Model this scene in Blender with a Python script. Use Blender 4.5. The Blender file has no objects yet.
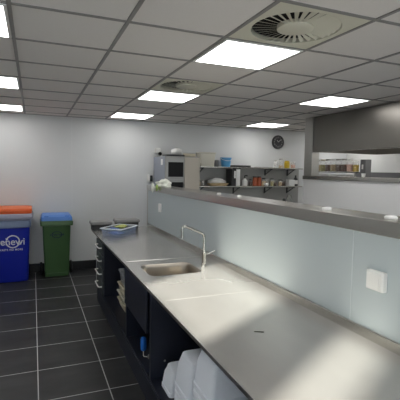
import bpy, bmesh, math, random
from mathutils import Vector, Matrix, noise
random.seed(7)
sc = bpy.context.scene
COL = sc.collection
PI = math.pi

# ------------------------------------------------------------------ materials
def mat(name, col, rough=.5, metal=0., vary=0., scale=8., bump=0., bscale=60., stretch=None, coat=0., spec=.5):
    m = bpy.data.materials.new(name); m.use_nodes = True
    nt = m.node_tree; b = nt.nodes['Principled BSDF']
    b.inputs['Base Color'].default_value = (*col, 1)
    b.inputs['Roughness'].default_value = rough
    b.inputs['Metallic'].default_value = metal
    b.inputs['Coat Weight'].default_value = coat
    b.inputs['Specular IOR Level'].default_value = spec
    tc = nt.nodes.new('ShaderNodeTexCoord')
    mp = nt.nodes.new('ShaderNodeMapping'); nt.links.new(tc.outputs['Object'], mp.inputs['Vector'])
    if stretch: mp.inputs['Scale'].default_value = stretch
    n = nt.nodes.new('ShaderNodeTexNoise'); n.inputs['Scale'].default_value = scale; n.inputs['Detail'].default_value = 4
    nt.links.new(mp.outputs['Vector'], n.inputs['Vector'])
    if vary:
        mx = nt.nodes.new('ShaderNodeMix'); mx.data_type = 'RGBA'
        mx.inputs['A'].default_value = (*[max(0, c*(1-vary)) for c in col], 1)
        mx.inputs['B'].default_value = (*[min(1, c*(1+vary)) for c in col], 1)
        nt.links.new(n.outputs['Fac'], mx.inputs['Factor'])
        nt.links.new(mx.outputs['Result'], b.inputs['Base Color'])
    if bump:
        n2 = nt.nodes.new('ShaderNodeTexNoise'); n2.inputs['Scale'].default_value = bscale; n2.inputs['Detail'].default_value = 3
        nt.links.new(mp.outputs['Vector'], n2.inputs['Vector'])
        bp = nt.nodes.new('ShaderNodeBump'); bp.inputs['Strength'].default_value = bump; bp.inputs['Distance'].default_value = .002
        nt.links.new(n2.outputs['Fac'], bp.inputs['Height']); nt.links.new(bp.outputs['Normal'], b.inputs['Normal'])
    return m

def emat(name, col, strength):
    m = bpy.data.materials.new(name); m.use_nodes = True
    nt = m.node_tree; nt.nodes.clear()
    e = nt.nodes.new('ShaderNodeEmission'); o = nt.nodes.new('ShaderNodeOutputMaterial')
    e.inputs['Color'].default_value = (*col, 1); e.inputs['Strength'].default_value = strength
    nt.links.new(e.outputs[0], o.inputs['Surface'])
    return m

def glassmat(name, tint=(1, 1, 1), refl=.12, rough=.05):
    m = bpy.data.materials.new(name); m.use_nodes = True
    nt = m.node_tree; nt.nodes.clear()
    t = nt.nodes.new('ShaderNodeBsdfTransparent'); t.inputs['Color'].default_value = (*tint, 1)
    g = nt.nodes.new('ShaderNodeBsdfGlossy'); g.inputs['Roughness'].default_value = rough
    mx = nt.nodes.new('ShaderNodeMixShader'); mx.inputs['Fac'].default_value = refl
    o = nt.nodes.new('ShaderNodeOutputMaterial')
    nt.links.new(t.outputs[0], mx.inputs[1]); nt.links.new(g.outputs[0], mx.inputs[2]); nt.links.new(mx.outputs[0], o.inputs['Surface'])
    return m

def milky(name, col, clear, rough=.25):
    m = bpy.data.materials.new(name); m.use_nodes = True
    nt = m.node_tree; b = nt.nodes['Principled BSDF']; o = nt.nodes['Material Output']
    b.inputs['Base Color'].default_value = (*col, 1); b.inputs['Roughness'].default_value = rough
    t = nt.nodes.new('ShaderNodeBsdfTransparent'); mx = nt.nodes.new('ShaderNodeMixShader'); mx.inputs['Fac'].default_value = clear
    nt.links.new(b.outputs[0], mx.inputs[1]); nt.links.new(t.outputs[0], mx.inputs[2]); nt.links.new(mx.outputs[0], o.inputs['Surface'])
    return m

def floor_mat():
    m = bpy.data.materials.new('floor_tiles'); m.use_nodes = True
    nt = m.node_tree; b = nt.nodes['Principled BSDF']; L = nt.links
    tc = nt.nodes.new('ShaderNodeTexCoord'); sp = nt.nodes.new('ShaderNodeSeparateXYZ'); L.new(tc.outputs['Object'], sp.inputs[0])
    def math_(op, a, v=None, c=None):
        n = nt.nodes.new('ShaderNodeMath'); n.operation = op
        for i, q in enumerate((a, v, c)):
            if q is None: continue
            if isinstance(q, (int, float)): n.inputs[i].default_value = q
            else: L.new(q, n.inputs[i])
        return n.outputs[0]
    def dist(out, off, pitch):
        f = math_('FRACT', math_('DIVIDE', math_('SUBTRACT', out, off), pitch))
        d = math_('MINIMUM', f, math_('SUBTRACT', 1., f))
        return math_('MULTIPLY', d, pitch)
    d = math_('MINIMUM', dist(sp.outputs[0], .018-5.3, .53), dist(sp.outputs[1], 3.674-5.15, .515))
    g = math_('LESS_THAN', d, .0040)
    mp = nt.nodes.new('ShaderNodeMapping'); mp.inputs['Scale'].default_value = (1, 2.6, 1); L.new(tc.outputs['Object'], mp.inputs[0])
    n = nt.nodes.new('ShaderNodeTexNoise'); n.inputs['Scale'].default_value = 1.7; n.inputs['Detail'].default_value = 7; n.inputs['Roughness'].default_value = .62
    L.new(mp.outputs[0], n.inputs['Vector'])
    cr = nt.nodes.new('ShaderNodeValToRGB')
    cr.color_ramp.elements[0].position = .3; cr.color_ramp.elements[0].color = (.014, .0145, .016, 1)
    cr.color_ramp.elements[1].position = .75; cr.color_ramp.elements[1].color = (.048, .049, .050, 1)
    L.new(n.outputs['Fac'], cr.inputs[0])
    mx = nt.nodes.new('ShaderNodeMix'); mx.data_type = 'RGBA'; L.new(g, mx.inputs['Factor']); L.new(cr.outputs[0], mx.inputs['A'])
    mx.inputs['B'].default_value = (.50, .51, .51, 1)
    L.new(mx.outputs['Result'], b.inputs['Base Color'])
    mr = nt.nodes.new('ShaderNodeMapRange'); mr.inputs['To Min'].default_value = .36; mr.inputs['To Max'].default_value = .52
    L.new(n.outputs['Fac'], mr.inputs[0]); L.new(mr.outputs[0], b.inputs['Roughness'])
    b.inputs['Specular IOR Level'].default_value = .35
    bp = nt.nodes.new('ShaderNodeBump'); bp.inputs['Strength'].default_value = .25; bp.inputs['Distance'].default_value = .003; bp.invert = True
    L.new(g, bp.inputs['Height']); L.new(bp.outputs[0], b.inputs['Normal'])
    return m

M = {}
M['floor'] = floor_mat()
M['wall'] = mat('painted_wall_panel', (.68, .69, .69), .45, vary=.03, scale=2)
M['kwall'] = mat('kitchen_white_wall', (.86, .86, .84), .35)
M['tile'] = mat('mineral_ceiling_tile', (.76, .725, .695), .9, vary=.05, scale=120, bump=.3, bscale=300)
M['grid'] = mat('grey_ceiling_grid', (.25, .24, .23), .5)
M['black'] = mat('black_skirting', (.012, .012, .014), .4)
M['steel'] = mat('brushed_steel', (.52, .51, .48), .27, 1., vary=.08, scale=30, stretch=(1, .06, 1))
M['steelv'] = mat('brushed_steel_upright', (.52, .51, .485), .38, 1., vary=.08, scale=30, stretch=(1, 1, .06))
M['top'] = mat('worn_steel_worktop', (.45, .44, .42), .24, .60, vary=.10, scale=5, bump=.04, bscale=30, stretch=(1, .35, 1))
_nt = M['top'].node_tree; _n = _nt.nodes.new('ShaderNodeTexNoise'); _n.inputs['Scale'].default_value = 3.5; _n.inputs['Detail'].default_value = 2; _n.inputs['Distortion'].default_value = .8
_tc = _nt.nodes.new('ShaderNodeTexCoord'); _nt.links.new(_tc.outputs['Object'], _n.inputs['Vector'])
_mr = _nt.nodes.new('ShaderNodeMapRange'); _mr.inputs['From Min'].default_value = .1; _mr.inputs['From Max'].default_value = .9; _mr.inputs['To Min'].default_value = .205; _mr.inputs['To Max'].default_value = .275
_nt.links.new(_n.outputs['Fac'], _mr.inputs[0]); _nt.links.new(_mr.outputs[0], _nt.nodes['Principled BSDF'].inputs['Roughness'])
M['sink'] = mat('satin_steel_basin', (.40, .36, .31), .3, 1.)
M['chrome'] = mat('satin_chrome', (.46, .46, .44), .22, 1.)
M['hood'] = mat('hood_steel', (.24, .228, .21), .34, 1., vary=.05, scale=6, stretch=(1, .2, .2))
M['beige'] = mat('warm_steel_panel', (.50, .455, .385), .42, .55)
M['bluegrey'] = mat('blue_grey_glass_panel', (.48, .54, .56), .38)
M['white_lam'] = mat('white_laminate', (.88, .88, .88), .3)
M['navy'] = mat('navy_carcass', (.008, .010, .020), .42)
M['navy2'] = mat('navy_panel', (.011, .014, .027), .38)
M['drawer'] = mat('grey_green_drawer_front', (.055, .065, .065), .4)
M['offwhite'] = mat('off_white_edge', (.78, .79, .79), .5)
M['white'] = mat('white_plastic', (.82, .82, .80), .35)
M['foam'] = mat('white_foam', (.82, .86, .93), .6, vary=.03, scale=90)
M['green'] = mat('green_bin_plastic', (.055, .125, .045), .42, vary=.08, scale=40)
M['bluelid'] = mat('light_blue_lid_plastic', (.10, .26, .68), .4)
M['bluebin'] = mat('deep_blue_bin_plastic', (.008, .022, .40), .36)
M['liner'] = mat('grey_blue_liner', (.20, .26, .40), .3, bump=.5, bscale=25)
M['lilac'] = mat('lilac_grey_plastic', (.36, .37, .47), .45)
M['orange'] = mat('orange_plastic', (.90, .16, .03), .42)
M['logo'] = mat('white_print', (.80, .82, .90), .5)
M['navyprint'] = mat('dark_blue_print', (.006, .018, .06), .5)
M['rubber'] = mat('black_rubber', (.012, .012, .012), .7)
M['greybox'] = mat('grey_tub_plastic', (.17, .17, .175), .45)
M['darkgrey'] = mat('dark_grey_plastic', (.03, .03, .032), .45)
M['blackglass'] = mat('dark_oven_glass', (.010, .009, .009), .3, spec=.15)
M['basket'] = milky('clear_blue_basket', (.42, .52, .74), .72)
M['rim'] = mat('pale_basket_rim', (.82, .86, .88), .35)
M['bluepack'] = mat('blue_packet_film', (.05, .13, .42), .25, vary=.4, scale=30)
M['greenpack'] = mat('yellow_green_packet_film', (.38, .42, .05), .3, vary=.5, scale=26)
M['darkpack'] = mat('dark_teal_packet_film', (.06, .12, .16), .25, vary=.5, scale=30)
M['cream'] = mat('cream_plastic', (.74, .68, .52), .45)
M['creambox'] = milky('translucent_cream_plastic', (.80, .77, .66), .1)
M['cleartub'] = milky('clear_plastic_tub', (.55, .58, .62), .55)
M['sky'] = mat('sky_blue_plastic', (.10, .38, .70), .4)
M['grip'] = mat('bright_blue_grip', (.015, .16, .62), .4)
M['glass'] = glassmat('clear_glass', (.97, .98, .97), .10)
M['jarglass'] = milky('pale_jar_glass', (.95, .95, .92), .80, .08)
M['brown'] = mat('brown_spice', (.12, .045, .02), .7, vary=.4, scale=60)
M['olive'] = mat('olive_herb', (.34, .30, .09), .7, vary=.4, scale=60)
M['tan'] = mat('tan_grain', (.55, .42, .24), .7, vary=.3, scale=60)
M['pink'] = mat('pink_salt', (.75, .42, .32), .7, vary=.3, scale=60)
M['yellow'] = mat('yellow_spice', (.62, .42, .02), .5, vary=.3, scale=50)
M['red'] = mat('orange_red_label', (.38, .085, .03), .45, vary=.3, scale=40)
M['lidgrey'] = mat('grey_lid', (.40, .39, .37), .35, .4)
M['cloth'] = mat('white_green_cloth', (.86, .88, .80), .8, vary=.12, scale=14, bump=.5, bscale=60)
M['clothgreen'] = mat('soft_green_cloth', (.36, .50, .16), .8, vary=.3, scale=20)
M['ventplate'] = mat('cream_vent_plate', (.66, .64, .53), .5)
M['ventdark'] = mat('dark_duct', (.010, .010, .010), .8)
M['frame'] = mat('white_window_frame', (.75, .75, .74), .4)
M['light'] = emat('lit_diffuser', (1., .985, .96), 6.0)
M['edge'] = mat('edge_steel', (.30, .29, .27), .3, 1.)  # same metal as the worktop, shade put into a darker colour
M['tublid'] = mat('mid_grey_lid', (.26, .26, .255), .5)
M['oven'] = mat('oven_steel', (.33, .325, .31), .42, .9, vary=.06, scale=20)
M['splash'] = mat('dull_steel_splashback', (.36, .36, .345), .5, .5)
M['hoodlamp'] = emat('lit_hood_lamp', (1, .97, .90), 9.0)
M['scrap'] = mat('dark_food_scrap', (.03, .028, .02), .7)

# ------------------------------------------------------------------ geometry helpers
def rr(cx, cy, hx, hy, r, n=4):
    pts = []
    for k, (sx, sy) in enumerate(((1, 1), (-1, 1), (-1, -1), (1, -1))):
        for i in range(n+1):
            a = k*PI/2 + i*PI/2/n
            pts.append((cx+sx*(hx-r)+r*math.cos(a), cy+sy*(hy-r)+r*math.sin(a)))
    return pts

class MB:
    def __init__(s): s.bm = bmesh.new()
    wn = False
    def box(s, x0, x1, y0, y1, z0, z1, bev=0., seg=2, mtx=None):
        if bev: s.wn = True
        g = bmesh.ops.create_cube(s.bm, size=1)
        vs = g['verts']
        for v in vs:
            v.co = Vector(((x0+x1)/2+v.co.x*(x1-x0), (y0+y1)/2+v.co.y*(y1-y0), (z0+z1)/2+v.co.z*(z1-z0)))
            if mtx: v.co = mtx @ v.co
        if bev:
            es = list({e for v in vs for e in v.link_edges})
            bmesh.ops.bevel(s.bm, geom=es, offset=bev, segments=seg, affect='EDGES', profile=.5)
        return s
    def loft(s, rings, cap0=True, cap1=True, closed=True):
        R = [[s.bm.verts.new(p) for p in r] for r in rings]
        n = len(R[0])
        for a, b in zip(R, R[1:]):
            for i in range(n if closed else n-1):
                j = (i+1) % n
                try: s.bm.faces.new((a[i], a[j], b[j], b[i]))
                except ValueError: pass
        if cap0: s.bm.faces.new(R[0][::-1])
        if cap1: s.bm.faces.new(R[-1])
        return R
    def lathe(s, prof, c=(0, 0, 0), n=20, cap0=True, cap1=True):
        s.loft([[(c[0]+r*math.cos(2*PI*i/n), c[1]+r*math.sin(2*PI*i/n), c[2]+z) for i in range(n)] for r, z in prof], cap0, cap1)
        return s
    def tube(s, pts, r, n=10, r1=None):
        pts = [Vector(p) for p in pts]; rings = []
        up = Vector((0, 0, 1)); prev = None
        for i, p in enumerate(pts):
            t = (pts[min(i+1, len(pts)-1)]-pts[max(i-1, 0)]).normalized()
            if prev is None:
                a = t.cross(up)
                if a.length < .01: a = t.cross(Vector((1, 0, 0)))
                a.normalize()
            else:
                a = prev - t*prev.dot(t); a.normalize()
            prev = a; b = t.cross(a)
            rad = r if r1 is None else r+(r1-r)*i/(len(pts)-1)
            rings.append([p+a*rad*math.cos(2*PI*k/n)+b*rad*math.sin(2*PI*k/n) for k in range(n)])
        s.loft(rings); return s
    def cyl(s, p0, p1, r, n=20): return s.tube([p0, p1], r, n)
    def mesh(s, name, m, smooth=35):
        bmesh.ops.recalc_face_normals(s.bm, faces=s.bm.faces)
        me = bpy.data.meshes.new(name); s.bm.to_mesh(me); s.bm.free()
        for x in (m if isinstance(m, (list, tuple)) else [m]): me.materials.append(x)
        me.polygons.foreach_set('use_smooth', [True]*len(me.polygons))
        me.set_sharp_from_angle(angle=math.radians(smooth))
        if s.wn: WN.add(me.name)
        return me

WN = set()
def link(name, me, parent=None, loc=(0, 0, 0), rot=(0, 0, 0)):
    o = bpy.data.objects.new(name, me); COL.objects.link(o); o.location = loc; o.rotation_euler = rot
    if me.name in WN:
        md = o.modifiers.new('weighted_normals', 'WEIGHTED_NORMAL'); md.keep_sharp = True
    if parent: o.parent = parent
    return o
def part(name, mb, m, parent, label=None, loc=(0, 0, 0), rot=(0, 0, 0), smooth=35):
    o = link(name, mb.mesh(name, m, smooth), parent, loc, rot)
    if label: o['label'] = label
    return o
def tag(o, label, cat, group=None):
    o['label'] = label; o['category'] = cat
    if group: o['group'] = group
    return o
def thing(name, label, cat, loc=(0, 0, 0), rz=0., group=None):
    o = bpy.data.objects.new(name, None); COL.objects.link(o); o.location = loc; o.rotation_euler = (0, 0, rz)
    o.empty_display_size = .1
    return tag(o, label, cat, group)
def single(name, mb, m, label, cat, loc=(0, 0, 0), rot=(0, 0, 0), group=None, smooth=35):
    return tag(link(name, mb.mesh(name, m, smooth), None, loc, rot), label, cat, group)
def struct(name, mb, m, parent=None, smooth=35):
    o = link(name, mb.mesh(name, m, smooth), parent)
    if parent is None: o['kind'] = 'structure'
    return o
def dup(root, loc, rz=None, label=None, group=None):
    r = root.copy(); COL.objects.link(r); r.location = loc
    if rz is not None: r.rotation_euler = (0, 0, rz)
    if label: r['label'] = label
    if group: r['group'] = group
    for ch in list(root.children):
        c = ch.copy(); COL.objects.link(c); c.parent = r
        for g in list(ch.children):
            d = g.copy(); COL.objects.link(d); d.parent = c
    return r
def text_mesh(txt, size, bold=0., ext=.0006, spacing=1.):
    cu = bpy.data.curves.new('lettering', 'FONT'); cu.body = txt; cu.size = size; cu.offset = bold; cu.extrude = ext
    cu.align_x = 'CENTER'; cu.align_y = 'CENTER'; cu.space_character = spacing
    o = bpy.data.objects.new('lettering', cu); COL.objects.link(o)
    dg = bpy.context.evaluated_depsgraph_get(); dg.update()
    me = bpy.data.meshes.new_from_object(o.evaluated_get(dg))
    bpy.data.objects.remove(o); bpy.data.curves.remove(cu)
    return me
def add_text(mb, txt, size, mtx, bold=0., ext=.0006, spacing=1., width=None):
    me = text_mesh(txt, size, bold, ext, spacing)
    if width:
        xs = [v.co.x for v in me.vertices]; k = width/(max(xs)-min(xs))
        me.transform(Matrix.Diagonal((k, 1, 1, 1)))
    me.transform(mtx); mb.bm.from_mesh(me); bpy.data.meshes.remove(me)

# ------------------------------------------------------------------ room
YB, XL, XR, YF, ZC = 7.27, -1.37, 6.6, -2.6, 2.64
GX0, GY0, T = -.11, 1.82, .643
TY = .6375
struct('floor', MB().box(XL-.15, XR+.15, YF-.15, YB+.15, -.1, 0), M['floor'])
# ceiling: plane with the cells of the two air vents left open
def gx(i): return GX0+T*i
def gy(j): return GY0+TY*j
xs = sorted({XL-.1, XR+.1, gx(2), gx(3)}); ys = sorted({YF-.1, YB+.1, gy(0), gy(1), gy(3), gy(4)})
mb = MB()
for a, b in zip(xs, xs[1:]):
    for c, d in zip(ys, ys[1:]):
        if abs(a-gx(2)) < 1e-4 and (abs(c-gy(0)) < 1e-4 or abs(c-gy(3)) < 1e-4): continue
        mb.box(a, b, c, d, ZC, ZC+.02)
mb.box(XL-.1, XR+.1, YF-.1, YB+.1, ZC+.25, ZC+.3)
struct('ceiling', mb, M['tile'])
mb = MB()
w = .0115
for i in range(-2, 11):
    x = gx(i)
    if XL < x < XR: mb.box(x-w, x+w, YF, YB, ZC-.007, ZC+.001)
for j in range(-7, 9):
    y = gy(j)
    if YF < y < YB-.02: mb.box(XL, XR, y-w, y+w, ZC-.0065, ZC+.001)
mb.box(XL, XR, YB-.03, YB, ZC-.007, ZC+.001)
struct('trim_1', mb, M['grid'])
struct('wall_back', MB().box(XL-.15, XR+.15, YB, YB+.15, 0, ZC+.3), M['wall'])
mb = MB().box(.612, .620, YB-.002, YB, .15, ZC-.007).box(-.62, -.612, YB-.002, YB, .15, ZC-.007).box(1.86, 1.868, YB-.002, YB, .15, ZC-.007)
struct('trim_2', mb, mat('wall_joint', (.72, .73, .73), .5))
struct('baseboard_back', MB().box(XL, XR, YB-.02, YB, 0, .15, .003), M['black'])
struct('wall_right', MB().box(XR, XR+.15, YF, YB, 0, ZC+.3), M['kwall'])
ADDED_FW = [(-1.0, 1.2), (1.7, 3.9), (4.3, 6.3)]  # unseen windows added behind the camera for more daylight on the ceiling
mb = MB().box(XL-.15, XR+.15, YF-.15, YF, 0, .4).box(XL-.15, XR+.15, YF-.15, YF, 2.3, ZC+.3)
e = [XL-.15]+[q for w_ in ADDED_FW for q in w_]+[XR+.15]
for k in (0, 2, 4, 6): mb.box(e[k], e[k+1], YF-.15, YF, .4, 2.3)
struct('wall_front', mb, M['wall'])
for k, (a, b) in enumerate(ADDED_FW):
    r = bpy.data.objects.new('window_%d' % (k+3), None); COL.objects.link(r); r['kind'] = 'structure'; r.location = ((a+b)/2, YF, .4)
    h = (b-a)/2; f = .05
    mb = MB().box(-h, h, -.12, -.04, 0, f).box(-h, h, -.12, -.04, 1.9-f, 1.9).box(-h, -h+f, -.12, -.04, f, 1.9-f).box(h-f, h, -.12, -.04, f, 1.9-f)
    part('window_frame', mb, M['frame'], r)
    part('pane', MB().box(-h+f, h-f, -.084, -.080, f, 1.9-f), M['glass'], r)
# left wall with two high windows
WIN = [(.46, 1.60), (-.42, -.10)]
Z0, Z1 = 2.078, 2.57
mb = MB().box(XL-.06, XL, YF, YB, 0, Z0).box(XL-.06, XL, YF, YB, Z1, ZC+.3)
e = [YF, WIN[1][0], WIN[1][1], WIN[0][0], WIN[0][1], YB]
for k in (0, 2, 4): mb.box(XL-.06, XL, e[k], e[k+1], Z0, Z1)
struct('wall_left', mb, M['wall'])
for k, (a, b) in enumerate(WIN):
    r = bpy.data.objects.new('window_%d' % (k+1), None); COL.objects.link(r); r['kind'] = 'structure'; r.location = (XL, (a+b)/2, Z0)
    h = (b-a)/2; f = .012
    mb = MB().box(-.05, -.01, -h, h, 0, f).box(-.05, -.01, -h, h, Z1-Z0-f, Z1-Z0).box(-.05, -.01, -h, -h+f, f, Z1-Z0-f).box(-.05, -.01, h-f, h, f, Z1-Z0-f)
    part('window_frame', mb, M['frame'], r)
    part('pane', MB().box(-.034, -.030, -h+f, h-f, f, Z1-Z0-f), M['glass'], r)

# ------------------------------------------------------------------ half walls and steel trims
HX0, HX1, HY0, HY1 = 1.62, 1.85, -1.6, 6.0
struct('wall_middle', MB().box(HX0+.004, HX1-.01, HY0, HY1-.012, 0, 1.455), M['white_lam'])
mb = MB()
for a, b in ((HY0, 1.697), (1.703, 5.985)): mb.box(HX0-.006, HX0+.004, a, b, .93, 1.462, .0015)
struct('trim_3', mb, M['bluegrey'])
struct('trim_4', MB().box(HX0-.022, HX1+.01, HY0, HY1+.008, 1.453, 1.53, .004), M['steel'])
struct('trim_5', MB().box(HX0-.016, HX1, HY1-.03, HY1, 0, 1.454, .003), M['steelv'])
struct('trim_11', MB().box(HX0-.0075, HX0-.0055, 1.697, 1.703, .95, 1.453), mat('panel_joint', (.58, .63, .65), .4))
KX = 4.08
struct('wall_kitchen', MB().box(KX, KX+.14, -1.0, 5.455, 0, 1.67), M['white_lam'])
struct('trim_6', MB().box(KX-.02, KX+.16, -1.0, 5.465, 1.655, 1.712, .004), M['steel'])
struct('trim_7', MB().box(KX-.01, KX+.13, 5.25, 5.45, 1.712, ZC-.008, .004), M['steelv'])

# ------------------------------------------------------------------ ceiling lights and vents
def make_light():
    t = thing('ceiling_light', '', 'ceiling light')
    mb = MB(); a = T/2-.014; b = TY/2-.014; f = .016
    mb.box(-a, a, -b, -b+f, -.012, -.001).box(-a, a, b-f, b, -.012, -.001).box(-a, -a+f, -b+f, b-f, -.012, -.001).box(a-f, a, -b+f, b-f, -.012, -.001)
    part('frame', mb, M['white'], t)
    part('diffuser', MB().box(-a+f, a-f, -b+f, b-f, -.009, -.001), M['light'], t)
    return t
LG = 'square ceiling light panels'
LL = [((2, 1), 'bright square ceiling light panel between the large near air vent and plain tiles'),
      ((2, 4), 'bright square ceiling light panel right behind the smaller far air vent'),
      ((2, 7), 'ceiling light panel close to the back wall, left of the tall oven cabinet'),
      ((-1, 1), "ceiling light panel cut by the photo's left edge, nearest of the left row"),
      ((-1, 4), "ceiling light panel at the photo's left edge, middle one of the left row"),
      ((-1, 7), "ceiling light panel at the photo's left edge, farthest, touching the back wall"),
      ((5, 3), 'bright square ceiling light panel in front of the large steel hood'),
      ((6, 7), 'ceiling light panel above the round wall clock'),
      ((2, -2), 'ceiling light panel over the near end of the worktop, outside the photo'),
      ((-1, -2), 'ceiling light panel over the floor beside the high windows, outside the photo'),
      ((5, 0), 'ceiling light panel over the near kitchen aisle, outside the photo'),
      ((3, -2), 'ceiling light panel over the back of the half wall, outside the photo'),  # extra panel put in to brighten the white kitchen wall
      ((9, 7), 'ceiling light panel over the cooking side behind the steel hood'),  # extra panel put in to brighten the far kitchen corner
      ((9, 4), 'ceiling light panel behind the steel hood, hidden by it')]  # extra panel put in to brighten the right wall
L0 = make_light()
for k, ((i, j), lab) in enumerate(LL):
    p = (gx(i)+T/2, gy(j)+TY/2, ZC)
    if k == 0: L0.location = p; L0['label'] = lab; L0['group'] = LG
    else: dup(L0, p, None, lab, LG)

def make_vent():
    t = thing('air_vent', '', 'air vent')
    N = 48; s = T/2-.013; R = .272; z = -.004
    sq, ci, ci2 = [], [], []
    for i in range(N):
        a = 2*PI*i/N; c, q = math.cos(a), math.sin(a); m = max(abs(c), abs(q))
        sq.append((s*c/m, s*q/m*TY/T, z)); ci.append((R*c, R*q, z)); ci2.append((R*c, R*q, z+.03))
    mb = MB(); mb.loft([[(x, y, z+.006) for x, y, _ in sq], sq, ci, ci2], False, False)
    part('plate', mb, M['ventplate'], t)
    mb = MB(); nb = 32; tl = math.radians(20)
    for k in range(nb):
        a = 2*PI*k/nb
        er = Vector((math.cos(a), math.sin(a), 0)); et = Vector((-math.sin(a), math.cos(a), 0)); ez = Vector((0, 0, 1))
        wv = (-et*math.cos(tl)+ez*math.sin(tl)); nv = er.cross(wv)
        c0 = ez*.003
        rings = []
        for r_, hw in ((.10, .0065), (.268, .0150)):
            c = er*r_+c0
            rings.append([c-wv*hw-nv*.0005, c+wv*hw-nv*.0005, c+wv*hw+nv*.0005, c-wv*hw+nv*.0005])
        mb.loft(rings)
    part('blades', mb, M['ventplate'], t)
    part('hub', MB().lathe([(.112, .02), (.112, -.004), (.105, -.007), (.03, -.008)], n=32), M['ventplate'], t)
    part('duct_box', MB().lathe([(.271, .028), (.271, .15), (.002, .15)], n=32, cap0=False), M['ventdark'], t)
    return t
V0 = make_vent(); V0.location = (gx(2)+T/2, gy(0)+TY/2, ZC); V0['group'] = 'round swirl air vents'
V0['label'] = 'large near cream ceiling air vent with round swirl blades beside bright light'
dup(V0, (gx(2)+T/2, gy(3)+TY/2, ZC), None, 'smaller-looking far cream ceiling air vent with swirl blades, toward the back wall', 'round swirl air vents')

# ------------------------------------------------------------------ worktop with sink
WX0, WX1, WY0, WY1, WZ = .765, 1.612, -.6, 5.975, .90
t = thing('steel_worktop', 'long stainless steel worktop with integrated sink running along the half wall', 'worktop', (0, 0, 0))
SK = (1.105, 3.32, .235, .20)   # sink centre x,y and half sizes
mb = MB(); bm = mb.bm
inner = rr(SK[0], SK[1], SK[2], SK[3], .07, 6)
def loop(pts, z):
    v = [bm.verts.new((x, y, z)) for x, y in pts]
    return v, [bm.edges.new((v[i], v[(i+1) % len(v)])) for i in range(len(v))]
ov, oe = loop([(WX0, WY0), (WX1, WY0), (WX1, WY1), (WX0, WY1)], WZ)
iv, ie = loop(inner, WZ)
bmesh.ops.triangle_fill(bm, edges=oe+ie, use_beauty=True)
lo = [bm.verts.new((v.co.x+(.014 if v.co.x < 1 else 0), v.co.y, WZ-.038)) for v in ov]
for i in range(3):
    j = (i+1) % 4; bm.faces.new((ov[i], ov[j], lo[j], lo[i]))
# under-lip folded back
l2 = [bm.verts.new((min(max(v.co.x, WX0+.03), WX1-.005), v.co.y, WZ-.038)) for v in lo]
for i in range(4):
    j = (i+1) % 4; bm.faces.new((lo[i], lo[j], l2[j], l2[i]))
part('top', mb, M['top'], t)
mb = MB(); mb.loft([[(x, y, z) for x, z in ((WX0-.001, WZ-.003), (WX0+.003, WZ-.0002), (WX0+.02, WZ-.001), (WX0+.026, WZ-.038), (WX0+.015, WZ-.0392), (WX0+.012, WZ-.038))] for y in (WY0, WY1)])
part('front_edge', mb, M['edge'], t, 'darker turned-down steel front edge')
mb = MB()
prof = [(0, 0), (.006, -.006), (.012, -.03), (.022, -.13), (.05, -.158), (.12, -.165)]
mb.loft([[(x, y, WZ+dz) for x, y in rr(SK[0], SK[1], SK[2]-d, SK[3]-d, max(.02, .07-d*.4), 6)] for d, dz in prof], False, True)
bas = part('sink_basin', mb, M['sink'], t, 'rectangular stainless basin with rounded corners')
part('drain', MB().lathe([(.04, 0), (.04, .004), (.03, .006), (.012, .002)], (SK[0], SK[1], WZ-.1645)), M['chrome'], bas)
# raised beads bounding the sink area
def bead(a, b): part('raised_bead', MB().tube([(a[0], a[1], a[2]-.0015), (b[0], b[1], b[2]-.0015)], .0045, 8), M['top'], t)
bead((.80, 3.70, WZ), (1.56, 3.70, WZ)); bead((.80, 2.50, WZ-.0018), (1.56, 2.50, WZ-.0018))
mb = MB(); mb.box(WX1-.012, WX1, WY0, WY1, WZ-.01, WZ+.05, .002)
mb.tube([(WX1-.006, WY0, WZ+.05), (WX1-.006, WY1, WZ+.05)], .005, 8)
part('upstand', mb, M['steel'], t, 'low steel upstand along the wall')

single('food_scrap', MB().box(-.026, .026, -.004, .004, 0, .003, .0012), M['scrap'], 'tiny dark food scrap lying on the bare near worktop', 'crumb', (1.115, 1.832, WZ+.0006), (0, 0, -.5))

# tap
t = thing('sink_tap', 'curved chrome swivel tap standing behind the worktop sink', 'tap', (1.425, 3.33, WZ))
part('body', MB().lathe([(.026, 0), (.026, .006), (.019, .012), (.019, .09), (.021, .095), (.021, .125), (.012, .135)]), M['chrome'], t)
pts = [(0, 0, .12), (0, 0, .26)]
for k in range(1, 7):
    a = k/6*math.radians(72); pts.append((-.045*(1-math.cos(a)), 0, .26+.045*math.sin(a)))
e = pts[-1]; pts += [(-.17, 0, .362)]
for k in range(1, 9):
    a = k/8*math.radians(112); pts.append((-.17-.045*math.sin(a)*1.0-.0*k, 0, .362+.012*math.sin(a*1.6)-.05*(1-math.cos(a))*.75))
pts.append((pts[-1][0], 0, .285))
part('spout', MB().tube(pts, .0115, 12), M['chrome'], t)
part('aerator', MB().cyl((pts[-1][0], 0, .262), (pts[-1][0], 0, .292), .015, 16), M['chrome'], t)
part('lever', MB().tube([(.015, 0, .105), (.05, -.01, .112), (.10, -.02, .135)], .008, 8, .006), M['chrome'], t)

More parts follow.
